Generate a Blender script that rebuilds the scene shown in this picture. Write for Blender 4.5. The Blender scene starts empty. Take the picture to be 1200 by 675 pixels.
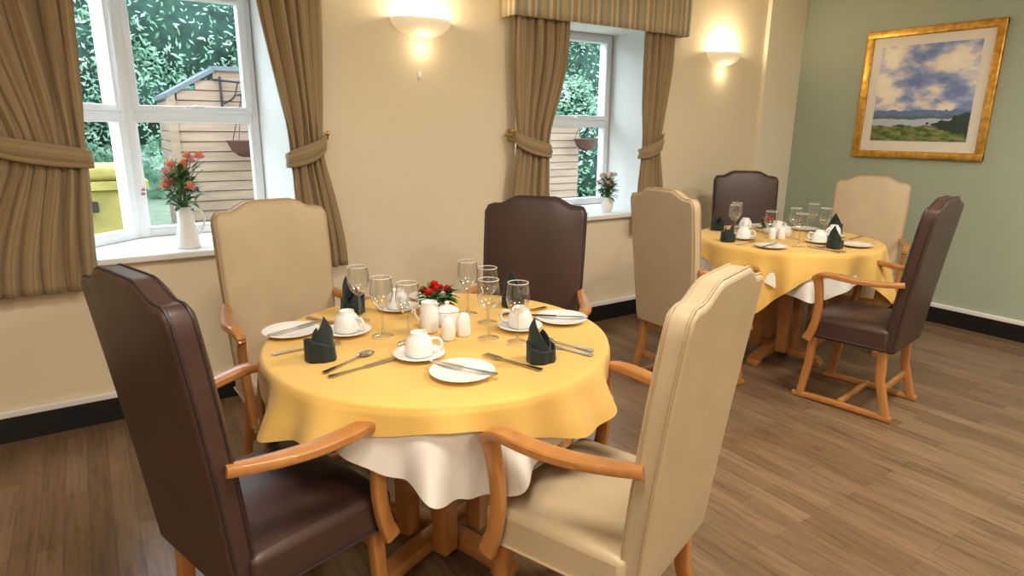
import bpy, bmesh, math, random
from mathutils import Vector, Matrix
random.seed(7)
S=bpy.context.scene
COL=S.collection
pi=math.pi
# ------------------------------------------------------------ materials
def mat(name,base=(.8,.8,.8),rough=.5,metal=0,**k):
    m=bpy.data.materials.new(name); m.use_nodes=True
    b=m.node_tree.nodes['Principled BSDF']
    b.inputs['Base Color'].default_value=(*base,1); b.inputs['Roughness'].default_value=rough; b.inputs['Metallic'].default_value=metal
    for kk,v in k.items():
        b.inputs[kk.replace('_',' ')].default_value=v
    return m
def N(m,t,**k):
    n=m.node_tree.nodes.new(t)
    for a,v in k.items(): setattr(n,a,v)
    return n
def LK(m,a,b): m.node_tree.links.new(a,b)
def BS(m): return m.node_tree.nodes['Principled BSDF']
def ramp(m,fac,stops,interp='LINEAR'):
    r=N(m,'ShaderNodeValToRGB'); r.color_ramp.interpolation=interp
    e=r.color_ramp.elements
    while len(e)<len(stops): e.new(.5)
    for i,(p,c) in enumerate(stops):
        e[i].position=p; e[i].color=(*c,1)
    LK(m,fac,r.inputs[0]); return r.outputs[0]
def coord(m,kind='Object',scale=(1,1,1),rot=(0,0,0),loc=(0,0,0)):
    t=N(m,'ShaderNodeTexCoord'); mp=N(m,'ShaderNodeMapping')
    mp.inputs['Scale'].default_value=scale; mp.inputs['Rotation'].default_value=rot; mp.inputs['Location'].default_value=loc
    LK(m,t.outputs[kind],mp.inputs[0]); return mp.outputs[0]
def noise(m,vec,scale,detail=4,rough=.5):
    n=N(m,'ShaderNodeTexNoise'); n.inputs['Scale'].default_value=scale; n.inputs['Detail'].default_value=detail; n.inputs['Roughness'].default_value=rough
    LK(m,vec,n.inputs['Vector']); return n.outputs['Fac']
def bump(m,h,strength=.2,dist=.01):
    b=N(m,'ShaderNodeBump'); b.inputs['Strength'].default_value=strength; b.inputs['Distance'].default_value=dist
    LK(m,h,b.inputs['Height']); LK(m,b.outputs[0],BS(m).inputs['Normal'])
def mixc(m,fac,a,b,mode='MIX'):
    n=N(m,'ShaderNodeMix',data_type='RGBA',blend_type=mode)
    for sock,v in ((n.inputs[0],fac),(n.inputs[6],a),(n.inputs[7],b)):
        if isinstance(v,(int,float)): sock.default_value=v
        elif isinstance(v,tuple): sock.default_value=(*v,1)
        else: LK(m,v,sock)
    return n.outputs[2]
def math_(m,op,a,b=None):
    n=N(m,'ShaderNodeMath',operation=op)
    for i,v in enumerate((a,b)):
        if v is None: continue
        if isinstance(v,(int,float)): n.inputs[i].default_value=v
        else: LK(m,v,n.inputs[i])
    return n.outputs[0]

def varied(name,c,rough,var=.12,scale=6,bs=0,bscale=80,**k):
    m=mat(name,c,rough,**k)
    v=coord(m); f=noise(m,v,scale,3)
    d=tuple(x*(1-var) for x in c); l=tuple(min(1,x*(1+var)) for x in c)
    LK(m,ramp(m,f,[(.3,d),(.7,l)]),BS(m).inputs['Base Color'])
    if bs: bump(m,noise(m,v,bscale,2),bs,.002)
    return m
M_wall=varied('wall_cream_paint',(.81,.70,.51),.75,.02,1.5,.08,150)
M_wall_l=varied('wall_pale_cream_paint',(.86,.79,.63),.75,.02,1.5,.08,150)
M_green=varied('wall_sage_paint',(.39,.45,.355),.75,.02,1.5,.08,150)
M_ceil=varied('ceiling_paint',(.85,.83,.78),.85,.01,2)
M_white=varied('white_gloss_paint',(.84,.84,.83),.3,.02,3)
M_upvc=varied('white_upvc',(.84,.86,.88),.25,.01,3)
M_black=varied('black_skirting',(.010,.010,.011),.35,.2,5)
M_brown=varied('brown_leather',(.058,.029,.022),.40,.12,9,.15,260)
M_beige=varied('beige_leather',(.51,.39,.245),.42,.05,8,.15,260)
M_brownp=mat('brown_piping',(.03,.018,.016),.5)
M_beigep=mat('beige_piping',(.42,.31,.18),.5)
# wood
M_wood=mat('beech_wood',(.5,.22,.07),.32)
v=coord(M_wood,'Object',(9,9,2.0)); f=noise(M_wood,v,2.2,4,.5)
LK(M_wood,ramp(M_wood,f,[(.3,(.38,.155,.040)),(.7,(.49,.215,.062))]),BS(M_wood).inputs['Base Color'])
BS(M_wood).inputs['Coat Weight'].default_value=.25
# floor
M_floor=mat('oak_vinyl_planks',(.3,.2,.12),.30)
v=coord(M_floor,'Object',(1,1,1),(0,0,pi/2))
br=N(M_floor,'ShaderNodeTexBrick'); br.offset=.37; br.offset_frequency=2
LK(M_floor,v,br.inputs['Vector'])
for k_,val in (('Color1',(.0,.0,.0,1)),('Color2',(1,1,1,1)),('Mortar',(.3,.3,.3,1)),('Scale',1.0),('Mortar Size',.0009),('Mortar Smooth',.1),('Bias',0),('Brick Width',.55),('Row Height',.075)):
    br.inputs[k_].default_value=val
tone=ramp(M_floor,br.outputs['Color'],[(0,(.155,.092,.049)),(.5,(.195,.120,.066)),(1,(.238,.151,.086))])
v2=coord(M_floor,'Object',(16,1.3,1)); g=noise(M_floor,v2,3,7,.68)
gr=ramp(M_floor,g,[(.32,(.52,.48,.45)),(.52,(1,1,1)),(.72,(1.18,1.15,1.10))])
c=mixc(M_floor,.9,tone,gr,'MULTIPLY')
c=mixc(M_floor,br.outputs['Fac'],c,(.085,.052,.03))
LK(M_floor,c,BS(M_floor).inputs['Base Color'])
bump(M_floor,g,.10,.002)
def cloth(name,c,bs=.25):
    m=mat(name,c,.72); BS(m).inputs['Sheen Weight'].default_value=.15
    v=coord(m,'Object'); f=noise(m,v,5,3)
    LK(m,ramp(m,f,[(.3,tuple(x*.93 for x in c)),(.7,tuple(min(1,x*1.05) for x in c))]),BS(m).inputs['Base Color'])
    w=noise(m,v,420,1); bump(m,w,bs,.001); return m
M_yellow=cloth('yellow_linen',(.77,.475,.115)); M_wcloth=cloth('white_linen',(.80,.76,.70)); M_napk=cloth('dark_green_napkin',(.005,.016,.015))
M_china=mat('white_china',(.84,.83,.80),.18)
M_steel=mat('stainless_steel',(.55,.55,.55),.22,1)
M_gold=mat('gold_frame',(.75,.45,.12),.35,.85)
v=coord(M_gold); LK(M_gold,ramp(M_gold,noise(M_gold,v,25,3),[(.3,(.48,.23,.035)),(.7,(.78,.46,.10))]),BS(M_gold).inputs['Base Color']); bump(M_gold,noise(M_gold,v,60,2),.3,.004)
def thin_glass(name,tint,f0,f1,power):
    m=bpy.data.materials.new(name); m.use_nodes=True; nt=m.node_tree; nt.nodes.clear()
    o=nt.nodes.new('ShaderNodeOutputMaterial'); mx=nt.nodes.new('ShaderNodeMixShader'); t=nt.nodes.new('ShaderNodeBsdfTransparent'); g=nt.nodes.new('ShaderNodeBsdfGlossy')
    t.inputs[0].default_value=(*tint,1); g.inputs['Roughness'].default_value=.03
    lw=nt.nodes.new('ShaderNodeLayerWeight'); lw.inputs[0].default_value=.5
    p=math_(m,'POWER',lw.outputs['Facing'],power); a=math_(m,'MULTIPLY',p,f1-f0); q=math_(m,'ADD',a,f0)
    nt.links.new(q,mx.inputs[0]); nt.links.new(t.outputs[0],mx.inputs[1]); nt.links.new(g.outputs[0],mx.inputs[2]); nt.links.new(mx.outputs[0],o.inputs[0]); return m
M_pane=thin_glass('window_glass',(.96,.98,.99),.0,.3,6)
M_glass=thin_glass('wine_glass_crystal',(.95,.955,.95),.09,.95,1.7)
# curtains
def stripes(name,stops,n,bs=.2):
    m=mat(name,(.4,.3,.2),.7); BS(m).inputs['Sheen Weight'].default_value=.2
    t=N(m,'ShaderNodeTexCoord'); sp=N(m,'ShaderNodeSeparateXYZ'); LK(m,t.outputs['UV'],sp.inputs[0])
    x=math_(m,'FRACT',math_(m,'MULTIPLY',sp.outputs[0],n))
    LK(m,ramp(m,x,stops,'CONSTANT'),BS(m).inputs['Base Color'])
    fine=noise(m,coord(m,'UV',(300,30,1)),3,1); bump(m,fine,bs,.002)
    return m
M_curt=stripes('gold_taupe_curtain',[(0,(.30,.212,.105)),(.35,(.335,.242,.13)),(.5,(.275,.192,.09)),(.62,(.36,.267,.15)),(.75,(.30,.212,.105)),(.9,(.255,.178,.084))],16)
M_pelm=stripes('striped_pelmet',[(0,(.50,.38,.20)),(.25,(.36,.33,.25)),(.42,(.62,.52,.34)),(.55,(.42,.29,.13)),(.72,(.60,.50,.33)),(.85,(.30,.28,.22))],11)
M_shade=mat('sconce_ceramic',(.85,.78,.62),.45); BS(M_shade).inputs['Emission Color'].default_value=(1,.74,.42,1); BS(M_shade).inputs['Emission Strength'].default_value=.40
M_bulb=mat('lamp_glow',(1,1,1),.5); BS(M_bulb).inputs['Emission Color'].default_value=(1,.85,.6,1); BS(M_bulb).inputs['Emission Strength'].default_value=12
# ------------------------------------------------------------ mesh builder
class MB:
    def __init__(s): s.v=[];s.f=[];s.m=[];s.uv=[];s.mats=[]
    def mi(s,m):
        if m not in s.mats: s.mats.append(m)
        return s.mats.index(m)
    def add(s,vf,m,M=None,uv=None):
        vs,fs=vf; o=len(s.v)
        for p in vs:
            p=Vector(p); s.v.append(tuple(M@p) if M else tuple(p))
        k=s.mi(m)
        for f in fs:
            s.f.append(tuple(i+o for i in f)); s.m.append(k)
            s.uv.append([uv[i] if uv else (0,0) for i in f])
        return s
    def obj(s,name,parent=None,smooth=True,angle=35,loc=None,bevel=0,solid=0,sub=0):
        me=bpy.data.meshes.new(name); me.from_pydata(s.v,[],s.f); 
        for m in s.mats: me.materials.append(m)
        me.polygons.foreach_set('material_index',s.m)
        if any(u!=(0,0) for l in s.uv for u in l):
            ul=me.uv_layers.new(name='UVMap'); fl=[c for l in s.uv for u in l for c in u]; ul.data.foreach_set('uv',fl)
        me.update()
        bm=bmesh.new(); bm.from_mesh(me); bmesh.ops.recalc_face_normals(bm,faces=bm.faces); bm.to_mesh(me); bm.free()
        if smooth:
            me.polygons.foreach_set('use_smooth',[True]*len(me.polygons))
            try: me.set_sharp_from_angle(angle=math.radians(angle))
            except Exception: pass
        ob=bpy.data.objects.new(name,me); COL.objects.link(ob)
        if parent: ob.parent=parent
        if loc: ob.location=loc
        if solid:
            md=ob.modifiers.new('t','SOLIDIFY'); md.thickness=solid; md.offset=0
        if bevel:
            md=ob.modifiers.new('b','BEVEL'); md.width=bevel; md.segments=3; md.limit_method='ANGLE'; md.angle_limit=math.radians(40)
        if sub:
            md=ob.modifiers.new('s','SUBSURF'); md.levels=sub; md.render_levels=sub
        return ob
def box(x0,x1,y0,y1,z0,z1):
    v=[(x,y,z) for x in (x0,x1) for y in (y0,y1) for z in (z0,z1)]
    return v,[(0,1,3,2),(4,6,7,5),(0,4,5,1),(2,3,7,6),(0,2,6,4),(1,5,7,3)]
def rbox(x0,x1,y0,y1,z0,z1,b=.01,seg=3):
    bm=bmesh.new(); v,f=box(x0,x1,y0,y1,z0,z1); bv=[bm.verts.new(p) for p in v]; [bm.faces.new([bv[i] for i in q]) for q in f]
    bmesh.ops.recalc_face_normals(bm,faces=bm.faces)
    bmesh.ops.bevel(bm,geom=bm.edges[:],offset=b,segments=seg,profile=.5,affect='EDGES')
    bm.verts.index_update(); r=([tuple(p.co) for p in bm.verts],[tuple(q.index for q in fc.verts) for fc in bm.faces]); bm.free(); return r
def prism(poly,z0,z1):
    n=len(poly); v=[(x,y,z0) for x,y in poly]+[(x,y,z1) for x,y in poly]
    return v,[tuple(range(n-1,-1,-1)),tuple(range(n,2*n))]+[(i,(i+1)%n,n+(i+1)%n,n+i) for i in range(n)]
def lathe(prof,n=24,sx=1,sy=1):
    v=[];f=[]
    for r,z in prof:
        for i in range(n):
            a=2*pi*i/n; v.append((r*math.cos(a)*sx,r*math.sin(a)*sy,z))
    for j in range(len(prof)-1):
        for i in range(n):
            i2=(i+1)%n; f.append((j*n+i,j*n+i2,(j+1)*n+i2,(j+1)*n+i))
    return v,f
def grid(nx,ny,fn,closed=False):
    v=[fn(i/nx,j/ny) for j in range(ny+1) for i in range(nx+1)]
    f=[(j*(nx+1)+i,j*(nx+1)+i+1,(j+1)*(nx+1)+i+1,(j+1)*(nx+1)+i) for j in range(ny) for i in range(nx)]
    uv=[(i/nx,j/ny) for j in range(ny+1) for i in range(nx+1)]
    return (v,f),uv
def sweep(pts,w,d,ref=(1,0,0),rr=.35,n=12,round_=False,caps=True):
    pts=[Vector(p) for p in pts]; ref=Vector(ref); v=[];f=[]
    m=len(pts)
    for k,p in enumerate(pts):
        t=(pts[min(k+1,m-1)]-pts[max(k-1,0)]).normalized()
        a=(ref-t*ref.dot(t)).normalized(); b=t.cross(a)
        ww=(w[k] if isinstance(w,(list,tuple)) else w)/2; dd=(d[k] if isinstance(d,(list,tuple)) else d)/2
        for i in range(n):
            th=2*pi*(i+.5)/n; c,s=math.cos(th),math.sin(th)
            if not round_:
                e=.45; c=math.copysign(abs(c)**e,c); s=math.copysign(abs(s)**e,s)
            v.append(tuple(p+a*c*ww+b*s*dd))
    for k in range(m-1):
        for i in range(n):
            j=(i+1)%n; f.append((k*n+i,k*n+j,(k+1)*n+j,(k+1)*n+i))
    if caps:
        f.append(tuple(range(n-1,-1,-1))); f.append(tuple((m-1)*n+i for i in range(n)))
    return v,f
def tube(pts,r,n=8,ref=(.123,.3,.9)):
    return sweep(pts,[2*x for x in r] if isinstance(r,(list,tuple)) else 2*r,[2*x for x in r] if isinstance(r,(list,tuple)) else 2*r,ref,n=n,round_=True)
def spline(pts,n=6):
    P=[Vector(p) for p in pts]; out=[]
    for k in range(len(P)-1):
        p0=P[max(k-1,0)];p1=P[k];p2=P[k+1];p3=P[min(k+2,len(P)-1)]
        for i in range(n):
            t=i/n; out.append(.5*((2*p1)+(p2-p0)*t+(2*p0-5*p1+4*p2-p3)*t*t+(3*p1-p0-3*p2+p3)*t**3))
    out.append(P[-1]); return out
def ball(c,r,n=8,sz=1):
    pr=[(max(1e-4,r*math.sin(pi*k/n)),-r*sz*math.cos(pi*k/n)) for k in range(n+1)]
    v,f=lathe(pr,n+2); return [(x+c[0],y+c[1],z+c[2]) for x,y,z in v],f
def empty(name,loc=(0,0,0),rz=0):
    e=bpy.data.objects.new(name,None); COL.objects.link(e); e.location=loc; e.rotation_euler=(0,0,rz); e.empty_display_size=.1; return e
def inst(name,me,parent=None,loc=(0,0,0),rz=0,mods=None):
    o=bpy.data.objects.new(name,me); COL.objects.link(o); o.parent=parent; o.location=loc; o.rotation_euler=(0,0,rz)
    return o
def sstep(a,b,x):
    t=max(0,min(1,(x-a)/(b-a))); return t*t*(3-2*t)
# ------------------------------------------------------------ camera
Hc=1.4; fpx=739.2; pit=math.radians(14.28); yaw=math.radians(56.19); roll=math.radians(.59)
h=Vector((math.cos(yaw),math.sin(yaw),0)); r=Vector((math.sin(yaw),-math.cos(yaw),0)); z=Vector((0,0,1))
F=h*math.cos(pit)-z*math.sin(pit); U=h*math.sin(pit)+z*math.cos(pit)
r2=r*math.cos(roll)+U*math.sin(roll); U2=-r*math.sin(roll)+U*math.cos(roll)
cd=bpy.data.cameras.new('camera'); cam=bpy.data.objects.new('camera',cd); COL.objects.link(cam)
cd.sensor_width=36; cd.lens=fpx/1200*36; cd.clip_start=.02
Mx=Matrix((r2,U2,-F)).transposed().to_4x4(); Mx.translation=(0,0,Hc); cam.matrix_world=Mx
S.camera=cam
# ------------------------------------------------------------ room
YW=3.416; XR=5.223; XL=-2.5; YB=-2.6; ZC=2.55; SK=.148
SILL=.80; HEAD=2.10
b=MB(); b.add(box(XL-.1,XR+.1,YB-.1,YW+.12,-.05,0),M_floor); b.obj('floor',smooth=False)
b=MB(); b.add(box(XL-.1,XR+.1,YB-.1,YW+.12,ZC,ZC+.08),M_ceil); b.obj('ceiling',smooth=False)
b=MB()
o1=(-.38,1.0); o2=(2.3,3.62); T=.12
for x0,x1,z0,z1 in ((XL-.1,o1[0],0,ZC),(o1[0],o1[1],0,SILL-.03),(o1[0],o1[1],HEAD,ZC),(o1[1],o2[0],0,ZC),(o2[0],o2[1],0,SILL-.03),(o2[0],o2[1],HEAD,ZC),(o2[1],XR+.1,0,ZC)):
    b.add(box(x0,x1,YW,YW+T,z0,z1),M_wall)
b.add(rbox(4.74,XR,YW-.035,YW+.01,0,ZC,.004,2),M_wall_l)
def quadwall(p0,p1,z0,z1,t,m):
    p0=Vector(p0);p1=Vector(p1);d=(p1-p0).normalized();n_=Vector((d.y,-d.x))*t
    return prism([tuple(p0),tuple(p1),tuple(p1+n_),tuple(p0+n_)],z0,z1)
b.add(quadwall((.86,4.0),(1.0,YW+.01),SILL-.03,HEAD,-.06,0),M_white)
b.add(quadwall((3.56,4.0),(3.62,YW+.01),SILL-.03,HEAD,-.06,0),M_white)
b.add(quadwall((2.34,4.0),(2.3,YW+.01),SILL-.03,HEAD,.06,0),M_white)
b.add(prism([(-.5,YW+.02),(1.12,YW+.02),(1.0,4.08),(.15,4.08)],HEAD,HEAD+.08),M_ceil)
b.add(prism([(2.2,YW+.02),(3.72,YW+.02),(3.72,4.08),(2.2,4.08)],HEAD,HEAD+.08),M_ceil)
b.add(prism([(-.5,YW+.05),(1.05,YW+.05),(.95,4.06),(.18,4.06)],0,SILL-.031),M_wall)
b.add(prism([(2.25,YW+.05),(3.68,YW+.05),(3.64,4.06),(2.25,4.06)],0,SILL-.031),M_wall)
b.obj('wall_back',smooth=False)
b=MB(); b.add(box(XR,XR+.1,YB-.1,YW+.12,0,ZC),M_green); b.obj('wall_right',smooth=False)
b=MB(); b.add(box(XL-.1,XL,YB,YW,0,ZC),M_wall); b.obj('wall_left',smooth=False)
b=MB(); b.add(box(XL,XR,YB-.1,YB,0,ZC),M_wall); b.obj('wall_front',smooth=False)
def skirt(name,x0,x1,y0,y1,tx,ty):
    b=MB(); b.add(box(x0,x1,y0,y1,0,.118),M_black); 
    b.add(rbox(x0-tx,x1,y0-ty,y1,.116,SK,.006,2),M_white); b.obj(name,smooth=False)
skirt('baseboard_back',XL,XR-.02,YW-.018,YW,0,.003)
skirt('baseboard_right',XR-.018,XR,YB,YW-.04,.003,0)
skirt('baseboard_left',XL,XL+.018,YB,YW-.03,0,0)
b=MB(); b.add(prism([(-.42,YW-.05),(1.04,YW-.05),(1.04,YW+.005),(1.0,YW+.005),(.9,4.0),(.18,4.0),(-.38,YW+.01),(-.42,YW+.005)],SILL-.03,SILL),M_white); b.obj('trim_1',smooth=False,bevel=.006)
b=MB(); b.add(prism([(2.26,YW-.05),(3.66,YW-.05),(3.66,YW+.005),(3.62,YW+.005),(3.58,4.0),(2.32,4.0),(2.3,YW+.005),(2.26,YW+.005)],SILL-.03,SILL),M_white); b.obj('trim_2',smooth=False,bevel=.006)
def window(name,p0,p1,cols=1,z0=SILL,z1=HEAD,zt=1.44,corner=False):
    p0=Vector((*p0,0));p1=Vector((*p1,0));L=(p1-p0).length; a=math.atan2(p1.y-p0.y,p1.x-p0.x)
    par=empty(name,p0,a)
    fr=MB(); w=.036; y0,y1=-.035,.035
    R=lambda x0,x1,z0_,z1_,d=0,m=M_upvc: fr.add(rbox(x0,x1,y0-d,y1,z0_,z1_,.006,2),m)
    R(0,L,z0,z0+w+.015);R(0,L,z1-w,z1);R(0,w,z0+w,z1-w);R(L-w,L,z0+w,z1-w)
    R(w,L-w,zt-.026,zt+.026)
    cw=(L-2*w)/cols; gl=MB()
    for c_ in range(cols):
        x0=w+c_*cw; x1=x0+cw
        if c_: R(x0-.03,x0+.03,z0+w,z1-w)
        q=.034
        for (a0,a1,d) in ((zt+.02,z1-w+.008,.016),(z0+w+.002,zt-.02,.0)):
            q2=q if d else .014
            R(x0-.005,x0+q2,a0,a1,d);R(x1-q2,x1+.005,a0,a1,d);R(x0+q2-.01,x1-q2+.01,a0,a0+q2,d);R(x0+q2-.01,x1-q2+.01,a1-q2,a1,d)
            gl.add(box(x0+q2-.005,x1-q2+.005,.000,.001,a0+q2-.005,a1-q2+.005),M_pane)
        fr.add(rbox(x0+cw/2-.05,x0+cw/2+.05,y0-.045,y0-.025,zt+.035,zt+.055,.005,2),M_upvc)
        fr.add(rbox(x0+cw/2-.012,x0+cw/2+.012,y0-.03,y0-.01,zt+.03,zt+.06,.004,2),M_upvc)
    fr.obj('frame',par); gl.obj('pane',par,smooth=False)
    return par
window('window_1',(.21,3.97),(.87,3.97))
window('window_2',(-.38,3.44),(.19,3.95),zt=1.44)
window('window_3',(2.34,3.97),(3.56,3.97),cols=2)
b=MB(); b.add(rbox(.15,.25,3.92,4.02,SILL,HEAD,.01,2),M_upvc); b.obj('trim_3')
# ------------------------------------------------------------ curtains
def curtain(name,top,tie,bot,zt,ztie,zb,pl,hook,yc=3.325):
    par=empty(name,((top[0]+top[1])/2,yc,0)); ox=par.location.x
    sd=top[0]*7
    def fn(u,v):
        zz=zb+(zt-zb)*v
        if zz>ztie: t=((zz-ztie)/(zt-ztie)); e=sstep(0,1,min(1,t*1.3))**.8; a=tie[0]+(top[0]-tie[0])*e; c=tie[1]+(top[1]-tie[1])*e
        else: t=((ztie-zz)/(ztie-zb)); e=sstep(0,1,t)**.7; a=tie[0]+(bot[0]-tie[0])*e; c=tie[1]+(bot[1]-tie[1])*e
        near=math.exp(-((zz-ztie)/.16)**2)
        uu=u+.014*math.sin(7*v+5*u+sd)+.022*math.sin(11*u+sd)
        ph=2*pi*pl*uu
        amp=.027*(1-.35*near)*(.75+.35*math.sin(4.7*u+sd+2*v))
        y=amp*(math.sin(ph)+.30*math.sin(2.3*ph+1+3*v)+.35*math.sin(.47*ph+sd))-near*.012
        x=a+(c-a)*u+.010*math.cos(ph)*(1-near)
        return (x-ox,y*.9,zz)
    b=MB(); g_,uv=grid(pl*16,44,fn); b.add(g_,M_curt,uv=uv); b.obj('drape',par,angle=180,solid=.004)
    x0,x1=tie; cx=(x0+x1)/2
    hi,lo=.055,-.055
    def tb(u,v):
        a=pi*u; rx=(x1-x0)/2+.018; x=cx-rx*math.cos(a); y=-.056*math.sin(a)**.6 if math.sin(a)>0 else 0
        tz=ztie+(hi+(lo-hi)*u if hook<0 else lo+(hi-lo)*u)-.02*math.sin(a)
        w=.034+.012*math.sin(a)
        if (hook<0 and u<.02) or (hook>0 and u>.98): y=.06
        return (x-ox,y+.006*math.sin(v*9),tz+(v-.5)*2*w)
    b=MB(); g_,uv=grid(28,8,tb); uv=[(q[1]*.25+.3,q[0]) for q in uv]; b.add(g_,M_curt,uv=uv); b.obj('tieback',par,angle=180,solid=.008)
    b=MB(); hx=(x0-.03 if hook<0 else x1+.03)-ox; hz=ztie+hi
    b.add(tube([(hx,YW-yc-.002,hz),(hx,.03,hz),(hx,-.01,hz),(hx,-.012,hz+.02)],.006),M_gold); b.add(ball((hx,-.012,hz+.025),.012),M_gold); b.obj('hook',par)
curtain('curtain',(-.66,.045),(-.34,.015),(-.60,-.02),2.435,1.30,.675,8,-1)
curtain('curtain',(.745,1.07),(.87,1.035),(.88,1.13),2.435,1.28,.66,5,1)
curtain('curtain',(2.22,2.66),(2.25,2.50),(2.18,2.52),2.12,1.30,.66,6,-1,3.335)
curtain('curtain',(3.30,3.60),(3.33,3.51),(3.30,3.60),2.12,1.28,.66,5,1,3.335)
b=MB(); b.add(rbox(-.7,1.25,3.30,3.35,2.445,2.48,.005,2),M_upvc)
for x in (-.6,.3,1.15): b.add(box(x-.02,x+.02,3.34,YW,2.45,2.475),M_upvc)
b.obj('curtain_rail')
def pelm(u,v):
    x0,x1=2.19,3.68; d=.14; zz=2.035+v*.29; tot=(x1-x0)+2*d; s=u*tot; yw=YW-.008
    if s<d: p=(x0,yw-s)
    elif s<tot-d: p=(x0+s-d,yw-d)
    else: p=(x1,yw-(tot-s))
    k=.005*math.sin(s*70)*(1 if d<s<tot-d else 0)
    return (p[0],p[1]+k,zz)
b=MB(); g_,uv=grid(240,5,pelm); b.add(g_,M_pelm,uv=uv)
ob=b.obj('pelmet',angle=180,solid=.010)
# ------------------------------------------------------------ sconces
def sconce(x,z0):
    par=empty('wall_sconce',(x,YW,z0))
    b=MB()
    def fn(u,v):
        a=pi*u
        R=.055+.125*math.sin(v*pi/2)**.8
        return (-R*math.cos(a)*1.0,-(.03+.09*math.sin(v*pi/2)**.8)*math.sin(a),.088*v**1.25)
    g_,uv=grid(28,10,fn); b.add(g_,M_shade); b.obj('shade',par,angle=60,solid=.006)
    b=MB(); b.add(([(-.055*math.cos(pi*i/12),-.03*math.sin(pi*i/12),0) for i in range(13)],[tuple(range(13))]),M_shade); b.obj('shade_base',par,smooth=False)
    b=MB(); b.add(rbox(-.04,.04,-.02,0,.02,.08,.004,2),M_white); b.add(tube([(-.05,-.05,.05),(.05,-.05,.05)],.012,10),M_bulb); b.obj('lamp',par)
    l=bpy.data.lights.new('sconce_light','POINT'); l.energy=8.5; l.color=(1,.83,.56); l.shadow_soft_size=.05
    lo=bpy.data.objects.new('sconce_light',l); COL.objects.link(lo); lo.parent=par; lo.location=(0,-.06,.11)
    l=bpy.data.lights.new('sconce_light','POINT'); l.energy=.55; l.color=(1,.80,.50); l.shadow_soft_size=.04
    lo=bpy.data.objects.new('sconce_downlight',l); COL.objects.link(lo); lo.parent=par; lo.location=(0,-.06,-.06)
sconce(1.655,1.885); sconce(4.22,1.885)
b=MB(); b.add(rbox(1.63,1.655,YW-.006,YW,1.66,1.70,.003,2),M_white); b.obj('wall_switch')
# ------------------------------------------------------------ framed picture (right wall)
M_art=mat('landscape_print',(.5,.5,.5),.25)
m=M_art; t=N(m,'ShaderNodeTexCoord'); sp=N(m,'ShaderNodeSeparateXYZ'); LK(m,t.outputs['UV'],sp.inputs[0])
X_=sp.outputs[0]; Y_=sp.outputs[1]
n1=noise(m,coord(m,'UV',(1.5,2.6,1),(0,0,0),(3.1,1.7,0)),1.7,6,.55); n2=noise(m,coord(m,'UV',(3,8,1)),2.5,5,.6); n3=noise(m,coord(m,'UV',(4,4,1)),3,4,.6)
sky=ramp(m,n1,[(.38,(.15,.22,.50)),(.46,(.28,.36,.64)),(.52,(.55,.56,.68)),(.58,(.86,.80,.72)),(.70,(.94,.90,.82))])
land=ramp(m,n2,[(.30,(.02,.05,.02)),(.45,(.08,.14,.03)),(.55,(.22,.25,.06)),(.66,(.36,.30,.14))])
def thr(val,th): return math_(m,'GREATER_THAN',val,th)
yj=math_(m,'ADD',Y_,math_(m,'MULTIPLY',math_(m,'SUBTRACT',n3,.5),.08))
yj2=math_(m,'ADD',Y_,math_(m,'MULTIPLY',math_(m,'SUBTRACT',n2,.5),.07))
c1=mixc(m,thr(yj2,.165),land,(.48,.54,.68))
c1=mixc(m,thr(yj2,.235),c1,(.10,.16,.14))
c1=mixc(m,thr(yj,.265),c1,(.13,.20,.40))
c2=mixc(m,thr(yj,.325),c1,sky)
tr=thr(math_(m,'SUBTRACT',math_(m,'ADD',X_,math_(m,'MULTIPLY',n3,.5)),math_(m,'MULTIPLY',math_(m,'ABSOLUTE',math_(m,'SUBTRACT',Y_,.18)),3.2)),.86)
c3=mixc(m,tr,c2,(.02,.045,.02))
LK(m,c3,BS(m).inputs['Base Color'])
M_mat=mat('picture_mount',(.80,.76,.70),.5)
par=empty('framed_picture',(XR,2.365,1.67)); W_,H_=.92,.94
b=MB()
def pbox(y0,y1,z0,z1,x0,x1,m,bv=.008): b.add(rbox(x0,x1,y0,y1,z0,z1,bv,3),m)
fw=.055
pbox(-W_/2,W_/2,H_/2-fw,H_/2,-.035,0,M_gold);pbox(-W_/2,W_/2,-H_/2,-H_/2+fw,-.035,0,M_gold)
pbox(-W_/2,-W_/2+fw,-H_/2,H_/2,-.034,0,M_gold);pbox(W_/2-fw,W_/2,-H_/2,H_/2,-.034,0,M_gold)
b.obj('frame',par)
b=MB(); b.add(box(-.016,-.004,-W_/2+.03,W_/2-.03,-H_/2+.03,H_/2-.03),M_mat); b.obj('mount',par,smooth=False)
aw,ah=.335,.335
b=MB(); b.add(([(-.018,aw,-ah-.005),(-.018,-aw,-ah-.005),(-.018,-aw,ah+.015),(-.018,aw,ah+.015)],[(0,1,2,3)]),M_art,uv=[(0.001,0.001),(1,0),(1,1),(0,1)]); b.obj('print',par,smooth=False)
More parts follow.
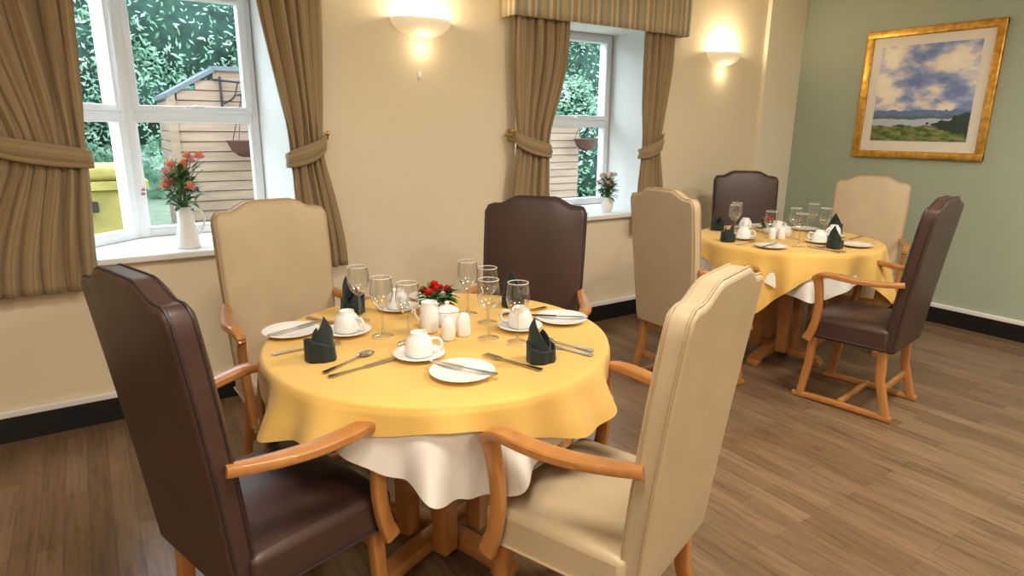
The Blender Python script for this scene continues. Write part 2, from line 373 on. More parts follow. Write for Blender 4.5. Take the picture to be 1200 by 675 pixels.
# ------------------------------------------------------------ chair
ZB=.345
def back_y(z): 
    t=(z-.34)/.75; return -.205-.070*t-.02*t*t
def ztop(x):
    a=abs(x); z=1.102-.036*sstep(.085,.18,a)
    if a>.205: z-=.03*(1-math.sqrt(max(0,1-((a-.205)/.03)**2)))
    return z
def half(t): return .205+.020*math.sin(min(1,t*1.1)*pi/2)
def backmesh():
    nx,nz=26,20; V=[];Fc=[]
    xs=[-1+2*i/nx for i in range(nx+1)]
    xs=[math.copysign(abs(x)**.85,x) for x in xs]
    def P(s,t,side):
        xw=s*half(t); zt_=ztop(s*.235); zz=ZB+(zt_-ZB)*t
        puff=(1-s**4)*(1-(2*t-1)**6)
        y=back_y(zz)+ (.032+.014*puff if side else -.030-.004*puff)
        return (xw,y,zz)
    for side in (1,0):
        for j in range(nz+1):
            for s in xs: V.append(P(s,j/nz,side))
    n=nx+1; o=n*(nz+1)
    for j in range(nz):
        for i in range(nx):
            q=(j*n+i,j*n+i+1,(j+1)*n+i+1,(j+1)*n+i); Fc.append(q); Fc.append(tuple(o+k for k in q[::-1]))
    rim=[i for i in range(n)]+[j*n+nx for j in range(1,nz+1)]+[nz*n+i for i in range(nx-1,-1,-1)]+[j*n for j in range(nz-1,0,-1)]
    for k in range(len(rim)):
        a,c=rim[k],rim[(k+1)%len(rim)]; Fc.append((a,o+a,o+c,c))
    outline=[[Vector(V[off+i]) for i in rim[n-1:nz+nx+nx+nz]] for off in (0,o)]
    return V,Fc,outline
SY0,SY1=-.205,.185
def make_chair_meshes(leather,piping,tag):
    D={}
    V,Fc,outl=backmesh(); b=MB(); b.add((V,Fc),leather); o=b.obj('x'+tag,bevel=.014,angle=50); D['backrest']=o
    b=MB()
    for k,ol in enumerate(outl):
        pts=[p+Vector((0,-.010 if k==0 else .010,0)) for p in ol]
        b.add(tube(pts,.0035,6,ref=(0,1,.01)),piping)
    D['backrest_piping']=b.obj('x',angle=60)
    b=MB()
    def st(u,v):
        x=(u-.5)*2;y=(v-.5)*2; e=(1-x**6)*(1-y**6)
        return (x*.238*(1-.05*(1-v)),SY0+(SY1-SY0)*v,.462+.030*(1-x*x*.6-y*y*.4)*max(e,0)**.5)
    (gv,gf),_=grid(20,20,st); n=21
    o_=len(gv); low=[(p[0],p[1],.352) for p in gv]; fs=list(gf)+[tuple(o_+i for i in q[::-1]) for q in gf]
    rim=[i for i in range(n)]+[j*n+20 for j in range(1,n)]+[20*n+i for i in range(19,-1,-1)]+[j*n for j in range(19,0,-1)]
    for k in range(len(rim)):
        a,c=rim[k],rim[(k+1)%len(rim)]; fs.append((a,o_+a,o_+c,c))
    b.add((gv+low,fs),leather); D['seat']=b.obj('x',bevel=.016,angle=50)
    b=MB(); ring=[Vector((gv[i][0]*.985,gv[i][1],.368)) for i in rim]+[Vector((gv[0][0]*.985,gv[0][1],.368))]
    ring=[p+Vector((math.copysign(.006,p.x),0,0)) if abs(p.x)>.215 else p for p in ring]
    b.add(tube(ring,.004,6),piping); D['seat_piping']=b.obj('x')
    for sg,nm in ((-1,'left'),(1,'right')):
        b=MB()
        arm=spline([(sg*.222,-.238,.700),(sg*.236,-.17,.692),(sg*.262,-.07,.690),(sg*.279,.02,.697),(sg*.282,.085,.702),(sg*.279,.13,.693),(sg*.275,.155,.665)],5)
        w=[.030+.020*math.sin(pi*min(1,k/(len(arm)-1)*1.1)) for k in range(len(arm))]
        b.add(sweep(arm,w,.027,(1,0,0)),M_wood)
        post=spline([(sg*.275,.142,.690),(sg*.272,.126,.62),(sg*.264,.120,.52),(sg*.260,.134,.42),(sg*.258,.160,.345)],5)
        b.add(sweep(post,.030,[.048-.010*math.sin(pi*k/20) for k in range(len(post))],(1,0,0)),M_wood)
        D['arm_'+nm]=b.obj('x')
        b=MB(); b.add(sweep([(sg*.205,.145,.360),(sg*.205,.155,.2),(sg*.207,.180,.02)],.036,[.042,.040,.038],(1,0,0)),M_wood)
        D['front_leg_'+nm]=b.obj('x')
        b=MB(); b.add(sweep([(sg*.188,-.18,.40),(sg*.190,-.19,.2),(sg*.198,-.240,.02)],.036,[.044,.042,.040],(1,0,0)),M_wood)
        D['rear_leg_'+nm]=b.obj('x')
        b=MB(); b.add(sweep(spline([(sg*.200,-.270,.014),(sg*.202,-.1,.018),(sg*.204,.1,.018),(sg*.207,.217,.014)],4),.034,.028,(1,0,0)),M_wood)
        D['runner_'+nm]=b.obj('x')
    b=MB(); b.add(sweep([(-.20,-.02,.028),(.20,-.02,.028)],.028,.028,(0,0,1)),M_wood); b.add(sweep([(-.19,-.195,.14),(.19,-.195,.14)],.034,.02,(0,0,1)),M_wood)
    b.add(rbox(-.20,.20,.13,.155,.30,.36,.004,2),M_wood); b.add(rbox(-.185,.185,-.19,-.17,.30,.36,.004,2),M_wood)
    D['stretcher']=b.obj('x')
    return D
proto={'b':make_chair_meshes(M_brown,M_brownp,'b'),'c':make_chair_meshes(M_beige,M_beigep,'c')}
def chair(x,y,deg,kind):
    par=empty('dining_chair',(x,y,0),math.radians(deg-90))
    for nm,o in proto[kind].items():
        q=o.copy(); q.name=nm; COL.objects.link(q); q.parent=par
CH=[(.325,1.59,17,'b'),(.635,2.41,-85,'c'),(1.43,2.08,222,'b'),(1.03,1.13,109,'c'),
    (2.75,2.27,-2,'c'),(3.89,2.77,228,'b'),(4.19,2.15,200,'c'),(3.31,1.63,99,'b')]
for c_ in CH: chair(*c_)
for d in proto.values():
    for o in d.values(): bpy.data.objects.remove(o)
# ------------------------------------------------------------ tables and cloths
TZ=.752; RT=.515
def table(cx,cy,rz):
    par=empty('dining_table',(cx,cy,0),rz)
    b=MB(); b.add(lathe([(.001,.715),(RT-.02,.715),(RT,.722),(RT,.744),(RT-.01,.75),(.001,.75)],64),M_wood); b.obj('top',par)
    b=MB()
    for sx in (-1,1):
        for sy in (-1,1): b.add(rbox(sx*.085-.03,sx*.085+.03,sy*.085-.03,sy*.085+.03,.06,.70,.006,2),M_wood)
    b.add(rbox(-.16,.16,-.16,.16,.69,.716,.005,2),M_wood)
    b.obj('pedestal',par)
    b=MB(); 
    for a in (0,1):
        M=Matrix.Rotation(a*pi/2,4,'Z'); b.add(sweep(spline([(-.28,0,.03),(-.2,0,.045),(0,0,.055),(.2,0,.045),(.28,0,.03)],4),.07,[.05]*17,(0,1,0)),M_wood,M)
        b.add(rbox(-.30,-.23,-.035,.035,0,.035,.006,2),M_wood,M);b.add(rbox(.23,.30,-.035,.035,0,.035,.006,2),M_wood,M)
    b.obj('feet',par)
def tcloth(name,cx,cy,mt,z,base,corner,flare,ang,seed,off,pw=1.15,fa=.15,nf=9,rnd=0.,s0=.006):
    rnd_=random.Random(seed); ph=[rnd_.uniform(0,6.28) for _ in range(6)]
    n=360; rings=[.0,.2,.4,.6,.8,.92,.975,1.0]; V=[];Fc=[]
    ns=20
    def drop(a):
        hs=1/max(abs(math.cos((a-ang+pi/4))),abs(math.sin(a-ang+pi/4)))
        w=(hs-1)/.4142
        w2=w
        if rnd:
            w2=w/(1+ (w/.75)**5)**.2
        return base+(corner-base)*w2**pw, w2
    for k in rings:
        for i in range(n):
            a=2*pi*i/n; rr=(RT+off-.006)*k
            V.append((rr*math.cos(a),rr*math.sin(a),z+.0012*math.sin(a*3+k*9+ph[0])*(k<.95)))
    for j in range(1,ns+1):
        for i in range(n):
            a=2*pi*i/n; L,w=drop(a); s=L*j/ns
            f1=math.sin(nf*a+ph[1]+1.1*math.sin(3*a+ph[5])); f1=math.copysign(abs(f1)**.8,f1)
            fold=(.5*f1+.32*math.sin((nf+6)*a+ph[2]+math.sin(2*a))+.22*math.sin((nf*2+5)*a+ph[3]))
            kk=min(.08+flare*w**1.4,.75)
            fs_=max(0,s-s0)
            rr=RT+off+ .006*min(1,s/.02)+ kk*s*(.55+.45*min(1,s/.1)) + (fold+(.25 if s0<.02 else .0))*fa*(1+w*.6)*fs_
            zz=z-s*math.sqrt(1-kk*kk*.8)
            if j==1: zz=z-s*.8
            zz+=.008*f1*(j/ns)
            V.append((rr*math.cos(a),rr*math.sin(a),zz))
    R=len(rings)+ns
    for j in range(R-1):
        for i in range(n):
            i2=(i+1)%n; Fc.append((j*n+i,j*n+i2,(j+1)*n+i2,(j+1)*n+i))
    b=MB(); b.add((V,Fc),mt); b.obj(name,angle=180,loc=(cx,cy,0))
T1=(.872,1.712); T2=(3.55,2.26)
table(*T1,math.radians(20)); table(*T2,math.radians(10))
tcloth('white_tablecloth',*T1,M_wcloth,.7535,.13,.31,-.06,math.radians(251),3,.002,.75,.24,13,.35,.06)
tcloth('yellow_tablecloth',*T1,M_yellow,.7570,.062,.165,.30,math.radians(240+45),5,.016,.8,.30,8,.4)
tcloth('white_tablecloth',*T2,M_wcloth,.7535,.15,.30,.0,math.radians(-130),8,.002,.8,.20,13,.3,.10)
tcloth('yellow_tablecloth',*T2,M_yellow,.7570,.10,.45,.06,math.radians(-163),11,.016,.9,.18,9,.4)
ZT=.7585
# ------------------------------------------------------------ tableware meshes
def mesh_of(b,nm='m',**k):
    o=b.obj(nm,**k); me=o.data
    bpy.data.objects.remove(o); return me
b=MB(); b.add(lathe([(.034,.001),(.0335,.0025),(.012,.006),(.0045,.012),(.0036,.03),(.0036,.085),(.006,.092),(.018,.098),(.030,.114),(.036,.135),(.0365,.145),(.034,.170),(.0315,.190)],28),M_glass)
b.add(tube([(.0315*math.cos(2*pi*i/24),.0315*math.sin(2*pi*i/24),.190) for i in range(25)],.0011,5,ref=(0,0,1)),M_china)
b.add(tube([(.034*math.cos(2*pi*i/24),.034*math.sin(2*pi*i/24),.0015) for i in range(25)],.0009,5,ref=(0,0,1)),M_china)
me_glass=mesh_of(b,angle=80)
def cupmesh():
    b=MB(); b.add(lathe([(.0005,.004),(.03,.001),(.035,.004),(.05,.008),(.072,.013),(.074,.015),(.068,.0155),(.05,.011),(.034,.0075),(.0005,.007)],36),M_china)
    b.add(lathe([(.039,.010),(.041,.012),(.041,.030),(.038,.048),(.031,.062),(.024,.068),(.0235,.076),(.021,.076),(.020,.069),(.0005,.068)],32),M_china)
    b.add(tube(spline([(.038,0,.022),(.058,0,.024),(.066,0,.040),(.056,0,.056),(.034,0,.056)],5),.0042,8),M_china); return b
me_cup=mesh_of(cupmesh(),angle=50)
b=MB(); b.add(lathe([(.0005,.004),(.045,.001),(.055,.004),(.086,.012),(.088,.014),(.084,.0145),(.056,.008),(.0005,.0065)],44),M_china); me_plate=mesh_of(b,angle=50)
def flat(outline,z0=.001,t=.002):
    pts=[(x,w) for x,w in outline]+[(x,-w) for x,w in reversed(outline)]
    return prism(pts,z0,z0+t)
b=MB(); b.add(flat([(-.105,.006),(-.10,.009),(-.04,.005),(0,.004),(.002,.009),(.06,.0105),(.095,.008),(.108,.002)],.002),M_steel); me_knife=mesh_of(b,smooth=False)
b=MB(); b.add(flat([(-.10,.007),(-.095,.0095),(-.03,.004),(.035,.0035),(.045,.010),(.058,.0125),(.062,.0125)],.003),M_steel)
for k in range(4):
    y=-.0105+k*.007; b.add(box(.060,.10,y-.0018,y+.0018,.003,.005),M_steel)
me_fork=mesh_of(b,smooth=False)
b=MB(); b.add(flat([(-.10,.007),(-.095,.0095),(-.03,.004),(.045,.0035)],.003),M_steel)
v_,f_=ball((.068,0,.0055),.03,10,.12); b.add(([(x,y*.68,z_) for x,y,z_ in v_],f_),M_steel); me_spoon=mesh_of(b,angle=50)
def napkin():
    b=MB()
    def cuff(u,v):
        a=2*pi*u; rr=.041-.002*v+.003*math.sin(3*a+v)+.0015*math.sin(8*a); return (rr*math.cos(a),rr*math.sin(a),.001+.050*v+.014*v*math.cos(a-.6))
    def leaf(sc,a0,h_,lean):
        def fn(u,v):
            a=a0+(u-.5)*2*pi*.62; w=abs(u-.5)*2
            hh=.03+(h_-.03)*(1-w**1.15); zz=hh*v
            rr=(.036*sc)*(1-.50*(v*(1-w))**1.5)
            return (rr*math.cos(a)+lean*v*v*math.cos(a0),rr*math.sin(a)+lean*v*v*math.sin(a0),.002+zz)
        return fn
    g_,_=grid(40,6,cuff); b.add(g_,M_napk)
    for sc,a0,h_,ln in ((1,2.2,.128,.006),(.9,-.6,.088,-.006),(.75,.9,.075,.004)):
        g_,_=grid(22,10,leaf(sc,a0,h_,ln)); b.add(g_,M_napk)
    return b
o=napkin().obj('n',angle=60,solid=.0035)
bpy.context.view_layer.update(); dg=bpy.context.evaluated_depsgraph_get()
me_napkin=bpy.data.meshes.new_from_object(o.evaluated_get(dg)); bpy.data.objects.remove(o)
b=MB(); b.add(lathe([(.0005,.001),(.026,.001),(.030,.006),(.031,.05),(.028,.085),(.025,.095),(.026,.100),(.024,.100),(.023,.094),(.0005,.092)],28),M_china)
b.add(tube(spline([(.028,0,.08),(.05,0,.078),(.055,0,.05),(.03,0,.025)],5),.004,8),M_china)
b.add(([(-.024,-.01,.098),(-.024,.01,.098),(-.040,0,.100),(-.026,0,.080)],[(0,2,1),(0,3,2),(1,2,3)]),M_china); me_jug=mesh_of(b,angle=50)
b=MB(); b.add(lathe([(.0005,.001),(.022,.001),(.024,.004),(.022,.045),(.020,.062),(.014,.072),(.0005,.076)],24),M_china); me_shaker=mesh_of(b,angle=50)
b=MB(); b.add(lathe([(.0005,.001),(.032,.001),(.038,.012),(.040,.04),(.037,.052),(.041,.054),(.034,.060),(.018,.068),(.006,.070),(.009,.080),(.0005,.084)],28),M_china)
b.add(tube(spline([(.038,0,.045),(.056,0,.042),(.056,0,.02),(.036,0,.015)],4),.0035,8),M_china); me_sugar=mesh_of(b,angle=50)
# flowers
M_leaf=varied('leaf_green',(.055,.20,.04),.5,.4,30); M_leafd=varied('leaf_dark',(.030,.10,.03),.5,.4,30)
def pm(name,c): return varied(name,c,.6,.2,30)
M_red=pm('red_petal',(.62,.012,.012)); M_or=pm('coral_petal',(.95,.33,.20)); M_pink=pm('pink_petal',(.85,.42,.42)); M_pw=pm('cream_petal',(.82,.78,.70))
def rose(b,c,r,m,rnd):
    for k,(n_,rr,tz) in enumerate(((5,1,.1),(5,.7,.4),(3,.4,.7))):
        for i in range(n_):
            a=2*pi*i/n_+k*.6+rnd.uniform(-.2,.2)
            d=Vector((math.cos(a),math.sin(a),0)); s=Vector((-d.y,d.x,0)); C=Vector(c)
            V=[];
            for q in range(4):
                v_=q/3
                for p in range(5):
                    w=(p-2)/2
                    V.append(tuple(C+d*r*rr*(.15+.85*math.sin(v_*1.7)*(1-.25*w*w))+s*r*rr*.75*w*(.4+.6*v_)+Vector((0,0,r*(tz-.5+v_*(.9-.35*w*w)-(.25*v_*v_ if k==0 else 0))))))
            b.add((V,[(q*5+p,q*5+p+1,(q+1)*5+p+1,(q+1)*5+p) for q in range(3) for p in range(4)]),m)
def leaf(b,c,d,L,w,m):
    c=Vector(c);d=Vector(d).normalized(); s=d.cross(Vector((0,0,1)))
    if s.length<.1: s=Vector((1,0,0))
    s.normalize(); u=s.cross(d)
    V=[];
    for k in range(5):
        t_=k/4; ww=w*math.sin(pi*min(.98,t_*.9+.08)); p=c+d*L*t_+u*(-.25*L*t_*t_)
        V+= [tuple(p-s*ww+u*ww*.3),tuple(p),tuple(p+s*ww+u*ww*.3)]
    b.add((V,[(k*3+j,k*3+j+1,k*3+j+4,k*3+j+3) for k in range(4) for j in range(2)]),m)
def arrangement():
    rnd=random.Random(4); b=MB()
    b.add(lathe([(.0005,.001),(.030,.001),(.042,.02),(.044,.035),(.040,.035),(.0005,.03)],24),M_china)
    for i in range(52):
        a=rnd.uniform(0,6.28); e=rnd.uniform(-.1,1.1); leaf(b,(.02*math.cos(a),.02*math.sin(a),.04+rnd.uniform(0,.03)),(math.cos(a)*math.cos(e),math.sin(a)*math.cos(e),math.sin(e)),rnd.uniform(.045,.07),.015,M_leaf if i%2 else M_leafd)
    for (x,y,z_,r_,m_) in ((.0,.01,.10,.020,M_red),(-.035,-.02,.085,.017,M_red),(.038,-.015,.088,.017,M_red),(.01,-.04,.075,.015,M_pw),(.035,.035,.08,.017,M_red),(-.03,.035,.082,.016,M_red),(-.012,-.028,.098,.013,M_red)):
        rose(b,(x,y,z_),r_,m_,rnd)
    return b
me_flow=mesh_of(arrangement(),angle=60)
def put(name,me,T,x,y,deg=0,z_=0): return inst(name,me,None,(x,y,ZT+z_),math.radians(deg))
def seg(name,me,p,q,z_=0):
    a=math.degrees(math.atan2(q[1]-p[1],q[0]-p[0])); put(name,me,None,(p[0]+q[0])/2,(p[1]+q[1])/2,a,z_)
# table 1
for x,y in ((.71,1.98),(.715,1.795),(.755,1.69),(1.065,1.87),(1.07,1.745),(1.04,1.52),(.985,1.60)): put('wine_glass',me_glass,None,x,y)
for x,y,a in ((.49,1.70,160),(1.01,1.36,60),(.73,2.10,0),(1.26,1.88,-60)): put('napkin',me_napkin,None,x,y,a)
for x,y,a in ((.63,1.88,-60),(.73,1.565,-30),(1.125,1.63,130),(.875,2.045,-100)): put('teacup_and_saucer',me_cup,None,x,y,a)
for x,y in ((.48,1.975),(.77,1.385),(1.297,1.630),(1.05,2.12)): put('side_plate',me_plate,None,x,y)
put('milk_jug',me_jug,None,.86,1.76,120); put('salt_shaker',me_shaker,None,.875,1.66); put('pepper_shaker',me_shaker,None,.935,1.67)
put('sugar_bowl',me_sugar,None,.94,1.79,30); put('flower_arrangement',me_flow,None,.965,1.92)
seg('fork',me_fork,(.39,1.80),(.57,1.80)); seg('spoon',me_spoon,(.465,1.585),(.63,1.675)); seg('knife',me_knife,(.465,1.550),(.665,1.585))
seg('fork',me_fork,(.965,1.285),(.895,1.48)); seg('knife',me_knife,(.82,1.31),(.73,1.47),.014)
seg('knife',me_knife,(1.15,1.32),(1.085,1.48)); seg('spoon',me_spoon,(1.18,1.34),(1.115,1.51))
seg('fork',me_fork,(1.33,1.78),(1.16,1.78)); seg('knife',me_knife,(1.34,1.585),(1.22,1.685),.014)
seg('knife',me_knife,(.58,2.10),(.66,1.95)); seg('knife',me_knife,(.43,1.95),(.57,2.0),.014)
# table 2
for x,y in ((3.31,2.03),(3.33,2.49),(3.52,2.20),(3.82,2.27),(3.44,2.56),(3.67,2.10),(3.25,2.18)): put('wine_glass',me_glass,None,x,y)
for x,y,a in ((3.11,2.36,160),(3.47,1.91,60),(3.42,2.68,0),(3.97,2.2,-90)): put('napkin',me_napkin,None,x,y,a)
for x,y,a in ((3.26,2.36,-60),(3.54,2.045,100),(3.82,2.12,170),(3.60,2.60,-150)): put('teacup_and_saucer',me_cup,None,x,y,a)
for x,y in ((3.16,2.10),(3.63,1.87),(3.93,2.38),(3.79,2.60)): put('side_plate',me_plate,None,x,y)
put('milk_jug',me_jug,None,3.50,2.30,120); put('salt_shaker',me_shaker,None,3.46,2.24); put('pepper_shaker',me_shaker,None,3.41,2.27)
put('sugar_bowl',me_sugar,None,3.58,2.30,30); fl2=put('flower_arrangement',me_flow,None,3.60,2.43); fl2.scale=(.8,.8,.95)
seg('fork',me_fork,(3.08,2.25),(3.23,2.27)); seg('knife',me_knife,(3.09,2.09),(3.24,2.13),.014); seg('knife',me_knife,(3.35,1.83),(3.37,1.99)); seg('spoon',me_spoon,(3.39,1.82),(3.41,1.97))
seg('fork',me_fork,(3.76,1.86),(3.72,2.01)); seg('knife',me_knife,(3.86,2.02),(3.99,2.04))
# ------------------------------------------------------------ sill flower vases
def vase_flowers(name,x,y,scale,cols,tall):
    rnd=random.Random(int(x*100)); par=empty(name,(x,y,SILL))
    b=MB(); 
    if tall:
        b.add(lathe([(.0005,.001),(.055,.001),(.058,.006),(.050,.06),(.040,.13),(.037,.17),(.042,.195),(.046,.205),(.042,.205),(.034,.17),(.0005,.15)],32),M_china)
        b.add(tube(spline([(.040,0,.18),(.075,0,.175),(.085,0,.13),(.065,0,.08),(.050,0,.06)],5),.0055,8),M_china); zt_=.20
    else:
        b.add(lathe([(.0005,.001),(.03,.001),(.045,.03),(.045,.06),(.028,.09),(.032,.105),(.028,.105),(.0005,.08)],28),M_china)
        b.add(tube(spline([(.03,0,.095),(.05,0,.09),(.052,0,.06),(.043,0,.045)],5),.004,8),M_china); zt_=.10
    b.obj('vase',par,angle=50)
    b=MB()
    H2=.25*scale
    for i in range(int(19)):
        a=rnd.uniform(0,6.28); sp_=rnd.uniform(.2,1)*.115*scale; hh=zt_+H2*rnd.uniform(.40,1)
        tip=(sp_*math.cos(a),sp_*math.sin(a)*.8,hh)
        b.add(tube([(0,0,zt_-.05),(tip[0]*.4,tip[1]*.4,zt_+(hh-zt_)*.5),tip],.0022,5),M_leaf)
        rose(b,tip,rnd.uniform(.020,.029)*scale**.5,cols[i%len(cols)],rnd)
    for i in range(110):
        a=rnd.uniform(0,6.28); hh=rnd.uniform(0,.75)*H2; q=rnd.uniform(.1,1)*.06*scale
        e=rnd.uniform(-.3,1.1); leaf(b,(q*math.cos(a),q*math.sin(a),zt_+hh),(math.cos(a)*math.cos(e),math.sin(a)*math.cos(e),math.sin(e)),rnd.uniform(.04,.08)*scale**.5,.014,M_leaf if i%3 else M_leafd)
    if tall:
        for i in range(3):
            a=pi+rnd.uniform(-.3,.4); L=rnd.uniform(.1,.18); tip=(L*math.cos(a),L*.5*math.sin(a),zt_+rnd.uniform(.06,.16)); b.add(tube([(0,0,zt_),(L*.6*math.cos(a),L*.4*math.sin(a),zt_+.09),tip],.0014,4),M_leafd); rose(b,tip,.011,M_pink,rnd)
    b.obj('flowers',par,angle=60)
vase_flowers('vase_of_flowers',.385,3.50,1.0,[M_or,M_or,M_pink,M_or,M_pw],True)
vase_flowers('vase_of_flowers',3.20,3.52,.72,[M_pw,M_pink,M_pw],False)
# ------------------------------------------------------------ outside
M_grass=varied('garden_paving',(.16,.20,.13),.9,.2,6)
b=MB(); b.add(box(-14,24,YW+.7,22,-.15,-.1),M_grass); b.obj('ground',smooth=False)
M_board=mat('shed_timber',(.5,.4,.3),.8)
v=coord(M_board,'Object',(1.2,1,9)); LK(M_board,ramp(M_board,noise(M_board,v,2,4),[(.3,(.20,.135,.09)),(.7,(.29,.205,.145))]),BS(M_board).inputs['Base Color'])
M_gap=mat('board_shadow_gap',(.05,.035,.026),.9)
M_fascia=varied('shed_fascia',(.10,.115,.13),.7,.1,4)
def shed(name,x0,x1,y,zl,zp,xp,depth):
    par=empty(name,(x0,y,-.1)); b=MB(); n_=int((max(zl,zp)+.1)/.09)+1; w=x1-x0
    def top(x): return (zl+(zp-zl)*(x/(xp-x0)) if x<(xp-x0) else zp) +.1
    for k in range(n_):
        z0=k*.09; z1=z0+.082
        xs=0
        if z1>top(0): xs=min((z1-top(0))/(zp-zl+1e-6)*(xp-x0),w) if zp>zl else w
        if xs>=w-.01 or z0>top(w): continue
        b.add(([(xs,-.020,z0),(w,-.020,z0),(w,-.010,min(z1,top(w))),(xs,-.010,min(z1,top(w))),(xs,.02,z0),(w,.02,z0),(w,.02,min(z1,top(w))),(xs,.02,min(z1,top(w)))],[(0,1,2,3),(4,7,6,5),(0,4,5,1),(3,2,6,7),(0,3,7,4),(1,5,6,2)]),M_board)
        b.add(([(xs,-.008,z1),(w,-.008,z1),(w,-.008,z1+.008),(xs,-.008,z1+.008)],[(0,1,2,3)]),M_gap)
        if z0<top(0): b.add(box(-.01,.01,0,depth,z0,min(z1,top(0))),M_board)
    b.add(box(-.03,.04,-.035,0,0,top(0)),M_board)
    b.obj('walls',par,smooth=False)
    b=MB(); q=xp-x0
    if zp>zl:
        b.add(([(-.03,-.04,top(0)-.04),(q,-.04,top(q)-.02),(q,-.04,top(q)+.02),(-.03,-.04,top(0)+.0),(-.03,depth,top(0)-.04),(q,depth,top(q)-.02),(q,depth,top(q)+.02),(-.03,depth,top(0)+.0)],[(0,1,2,3),(4,7,6,5),(0,4,5,1),(3,2,6,7),(0,3,7,4),(1,5,6,2)]),M_fascia)
    b.add(box(q,w+.05,-.05,depth,top(w)-.01,top(w)+.03),M_fascia); b.obj('roof',par,smooth=False)
shed('garden_shed',.70,2.6,6.5,1.66,1.88,1.08,1.0)
shed('garden_fence',3.9,5.36,6.5,1.44,1.44,3.95,.06)
def basket(x,y,z_):
    par=empty('hanging_basket',(x,y,z_)); M_w=bpy.data.materials.get('wicker') or varied('wicker',(.085,.035,.022),.8,.4,60,.6,90)
    b=MB(); b.add(lathe([(.001,-.15),(.06,-.14),(.12,-.09),(.155,-.01),(.165,0),(.15,.0),(.001,-.02)],24),M_w)
    for k in range(3):
        a=2*pi*k/3; b.add(tube([(.155*math.cos(a),.155*math.sin(a),0),(0,0,.38)],.004,5),M_black)
    b.obj('basket',par); b=MB()
    b.add(tube([(0,.2,.40),(0,-.02,.40),(0,0,.38)],.008,6),M_black); b.obj('bracket',par)
basket(1.25,6.27,1.26); basket(5.30,6.27,1.27)
b=MB()
b.add(tube([(1.12,6.46,1.82),(1.12,6.46,1.54)],.012,6),M_black); b.add(tube([(1.06,6.46,1.79),(1.30,6.40,1.77)],.010,6),M_black); b.add(tube(spline([(1.12,6.45,1.58),(1.22,6.44,1.64),(1.26,6.42,1.77)],4),.008,6),M_black); b.obj('wall_bracket')
M_ylw=varied('yellow_plastic',(.28,.235,.06),.5,.25,5)
b=MB(); b.add(rbox(-.35,.35,5.6,6.1,-.1,.92,.03,3),M_ylw); b.add(prism([(-.39,5.56),(.39,5.56),(.39,6.14),(-.39,6.14)],.92,.98),M_ylw); b.add(rbox(-.3,.3,5.62,6.05,.98,1.10,.04,3),M_ylw); b.add(rbox(-.05,.05,5.54,5.58,.76,.84,.01,2),M_black); b.obj('grit_bin')
M_fol=mat('foliage',(.05,.12,.05),.6)
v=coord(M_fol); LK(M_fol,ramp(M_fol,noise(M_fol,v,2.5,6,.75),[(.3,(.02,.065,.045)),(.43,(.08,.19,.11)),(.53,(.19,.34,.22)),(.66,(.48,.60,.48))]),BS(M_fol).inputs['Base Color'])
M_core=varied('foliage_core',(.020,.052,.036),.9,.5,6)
def tree(name,c,rad,n,seed,leafsize=.05):
    rnd=random.Random(seed); par=empty(name,(c[0],c[1],-.1)); cz=c[2]+.1; V=[];Fc=[]
    blobs=[(rnd.uniform(-.6,.6)*rad[0],rnd.uniform(-.5,.5)*rad[1],cz+rnd.uniform(-.6,.6)*rad[2],rnd.uniform(.35,.6)) for _ in range(11)]
    for k in range(n):
        bx,by,bz,s=blobs[k%11]; 
        d=Vector((rnd.gauss(0,1),-abs(rnd.gauss(0,1)),rnd.gauss(0,1))).normalized()*rnd.uniform(.75,1.12)
        p=Vector((bx+d.x*rad[0]*s,by+d.y*rad[1]*s,max(.05,bz+d.z*rad[2]*s)))
        a=Vector((rnd.gauss(0,1),rnd.gauss(0,1),rnd.gauss(0,1))).normalized(); q=a.orthogonal().normalized(); L=leafsize*rnd.uniform(.6,1.3)
        o=len(V); V+= [tuple(p-a*L),tuple(p+q*L*.5),tuple(p+a*L),tuple(p-q*L*.5)]; Fc.append((o,o+1,o+2,o+3))
    b=MB(); b.add((V,Fc),M_fol); b.obj('leaves',par,smooth=False)
    b=MB()
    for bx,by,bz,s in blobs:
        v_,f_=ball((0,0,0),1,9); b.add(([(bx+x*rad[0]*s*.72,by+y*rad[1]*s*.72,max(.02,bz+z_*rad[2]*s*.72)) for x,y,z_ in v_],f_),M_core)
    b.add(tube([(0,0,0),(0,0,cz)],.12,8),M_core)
    b.obj('branches',par)
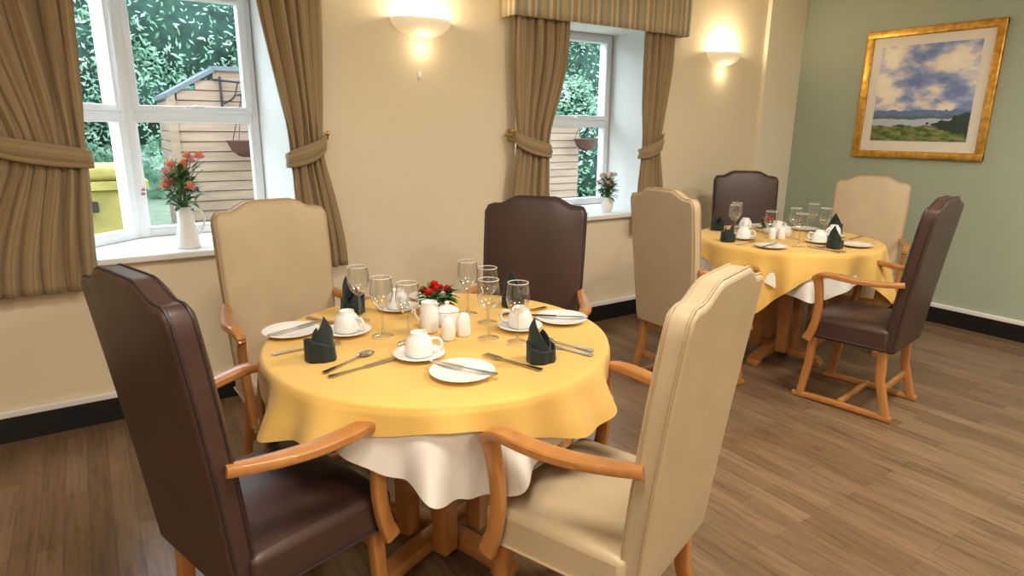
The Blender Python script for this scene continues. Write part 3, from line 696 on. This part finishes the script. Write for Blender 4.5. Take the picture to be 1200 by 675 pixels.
tree('tree',(-1.8,8.9,1.9),(1.8,1.0,2.1),14000,1,.038); tree('tree',(1.2,10.2,2.1),(2.5,1.3,2.1),18000,2,.04)
tree('tree',(4.6,10.0,2.2),(2.4,1.3,2.6),13000,3); tree('tree',(7.8,9.6,2.1),(2.3,1.2,2.4),17000,5,.042); tree('tree',(10.9,10.4,2.4),(2.4,1.2,3),9000,6)
tree('hedge',(6.7,7.6,.9),(1.0,.5,1.4),9000,9,.04); tree('hedge',(-1.4,7.2,.5),(1.2,.4,.9),7000,10,.04); tree('tree',(-5.4,9.4,2.2),(2.4,1.2,2.6),6000,12)
def tl(u,v):
    x=-14+38*u; zt_=2.9+.7*math.sin(u*19)+.5*math.sin(u*43+1)
    return (x,15+.5*math.sin(u*60+v*5)+.35*math.sin(u*131+v*11),-.1+zt_*v)
b=MB(); g_,_=grid(240,16,tl); b.add(g_,M_fol); b.obj('treeline',angle=180)
# ------------------------------------------------------------ lighting
w=bpy.data.worlds.new('sky'); S.world=w; w.use_nodes=True; nt=w.node_tree
bg=nt.nodes['Background']; bg.inputs[0].default_value=(.80,.91,1,1); bg.inputs[1].default_value=7.0
M_bulb2=mat('ceiling_diffuser',(1,1,1),.5); BS(M_bulb2).inputs['Emission Color'].default_value=(1,.92,.80,1); BS(M_bulb2).inputs['Emission Strength'].default_value=3
def ceil_light(x,y,e):
    par=empty('ceiling_light',(x,y,ZC))
    b=MB(); b.add(lathe([(.001,-.03),(.26,-.03),(.28,-.02),(.28,0)],40),M_bulb2); b.obj('diffuser',par)
    l=bpy.data.lights.new('ceiling_light','AREA'); l.shape='DISK'; l.size=.56; l.energy=e; l.color=(1,.92,.80)
    lo=bpy.data.objects.new('lamp',l); COL.objects.link(lo); lo.parent=par; lo.location=(0,0,-.035)
for x,y,e in ((.3,.6,33),(2.6,.8,47),(4.2,-.4,38),(1.2,-1.5,52),(-1.4,-.6,25)): ceil_light(x,y,e)
S.view_settings.view_transform='Standard'
S.view_settings.look='None'
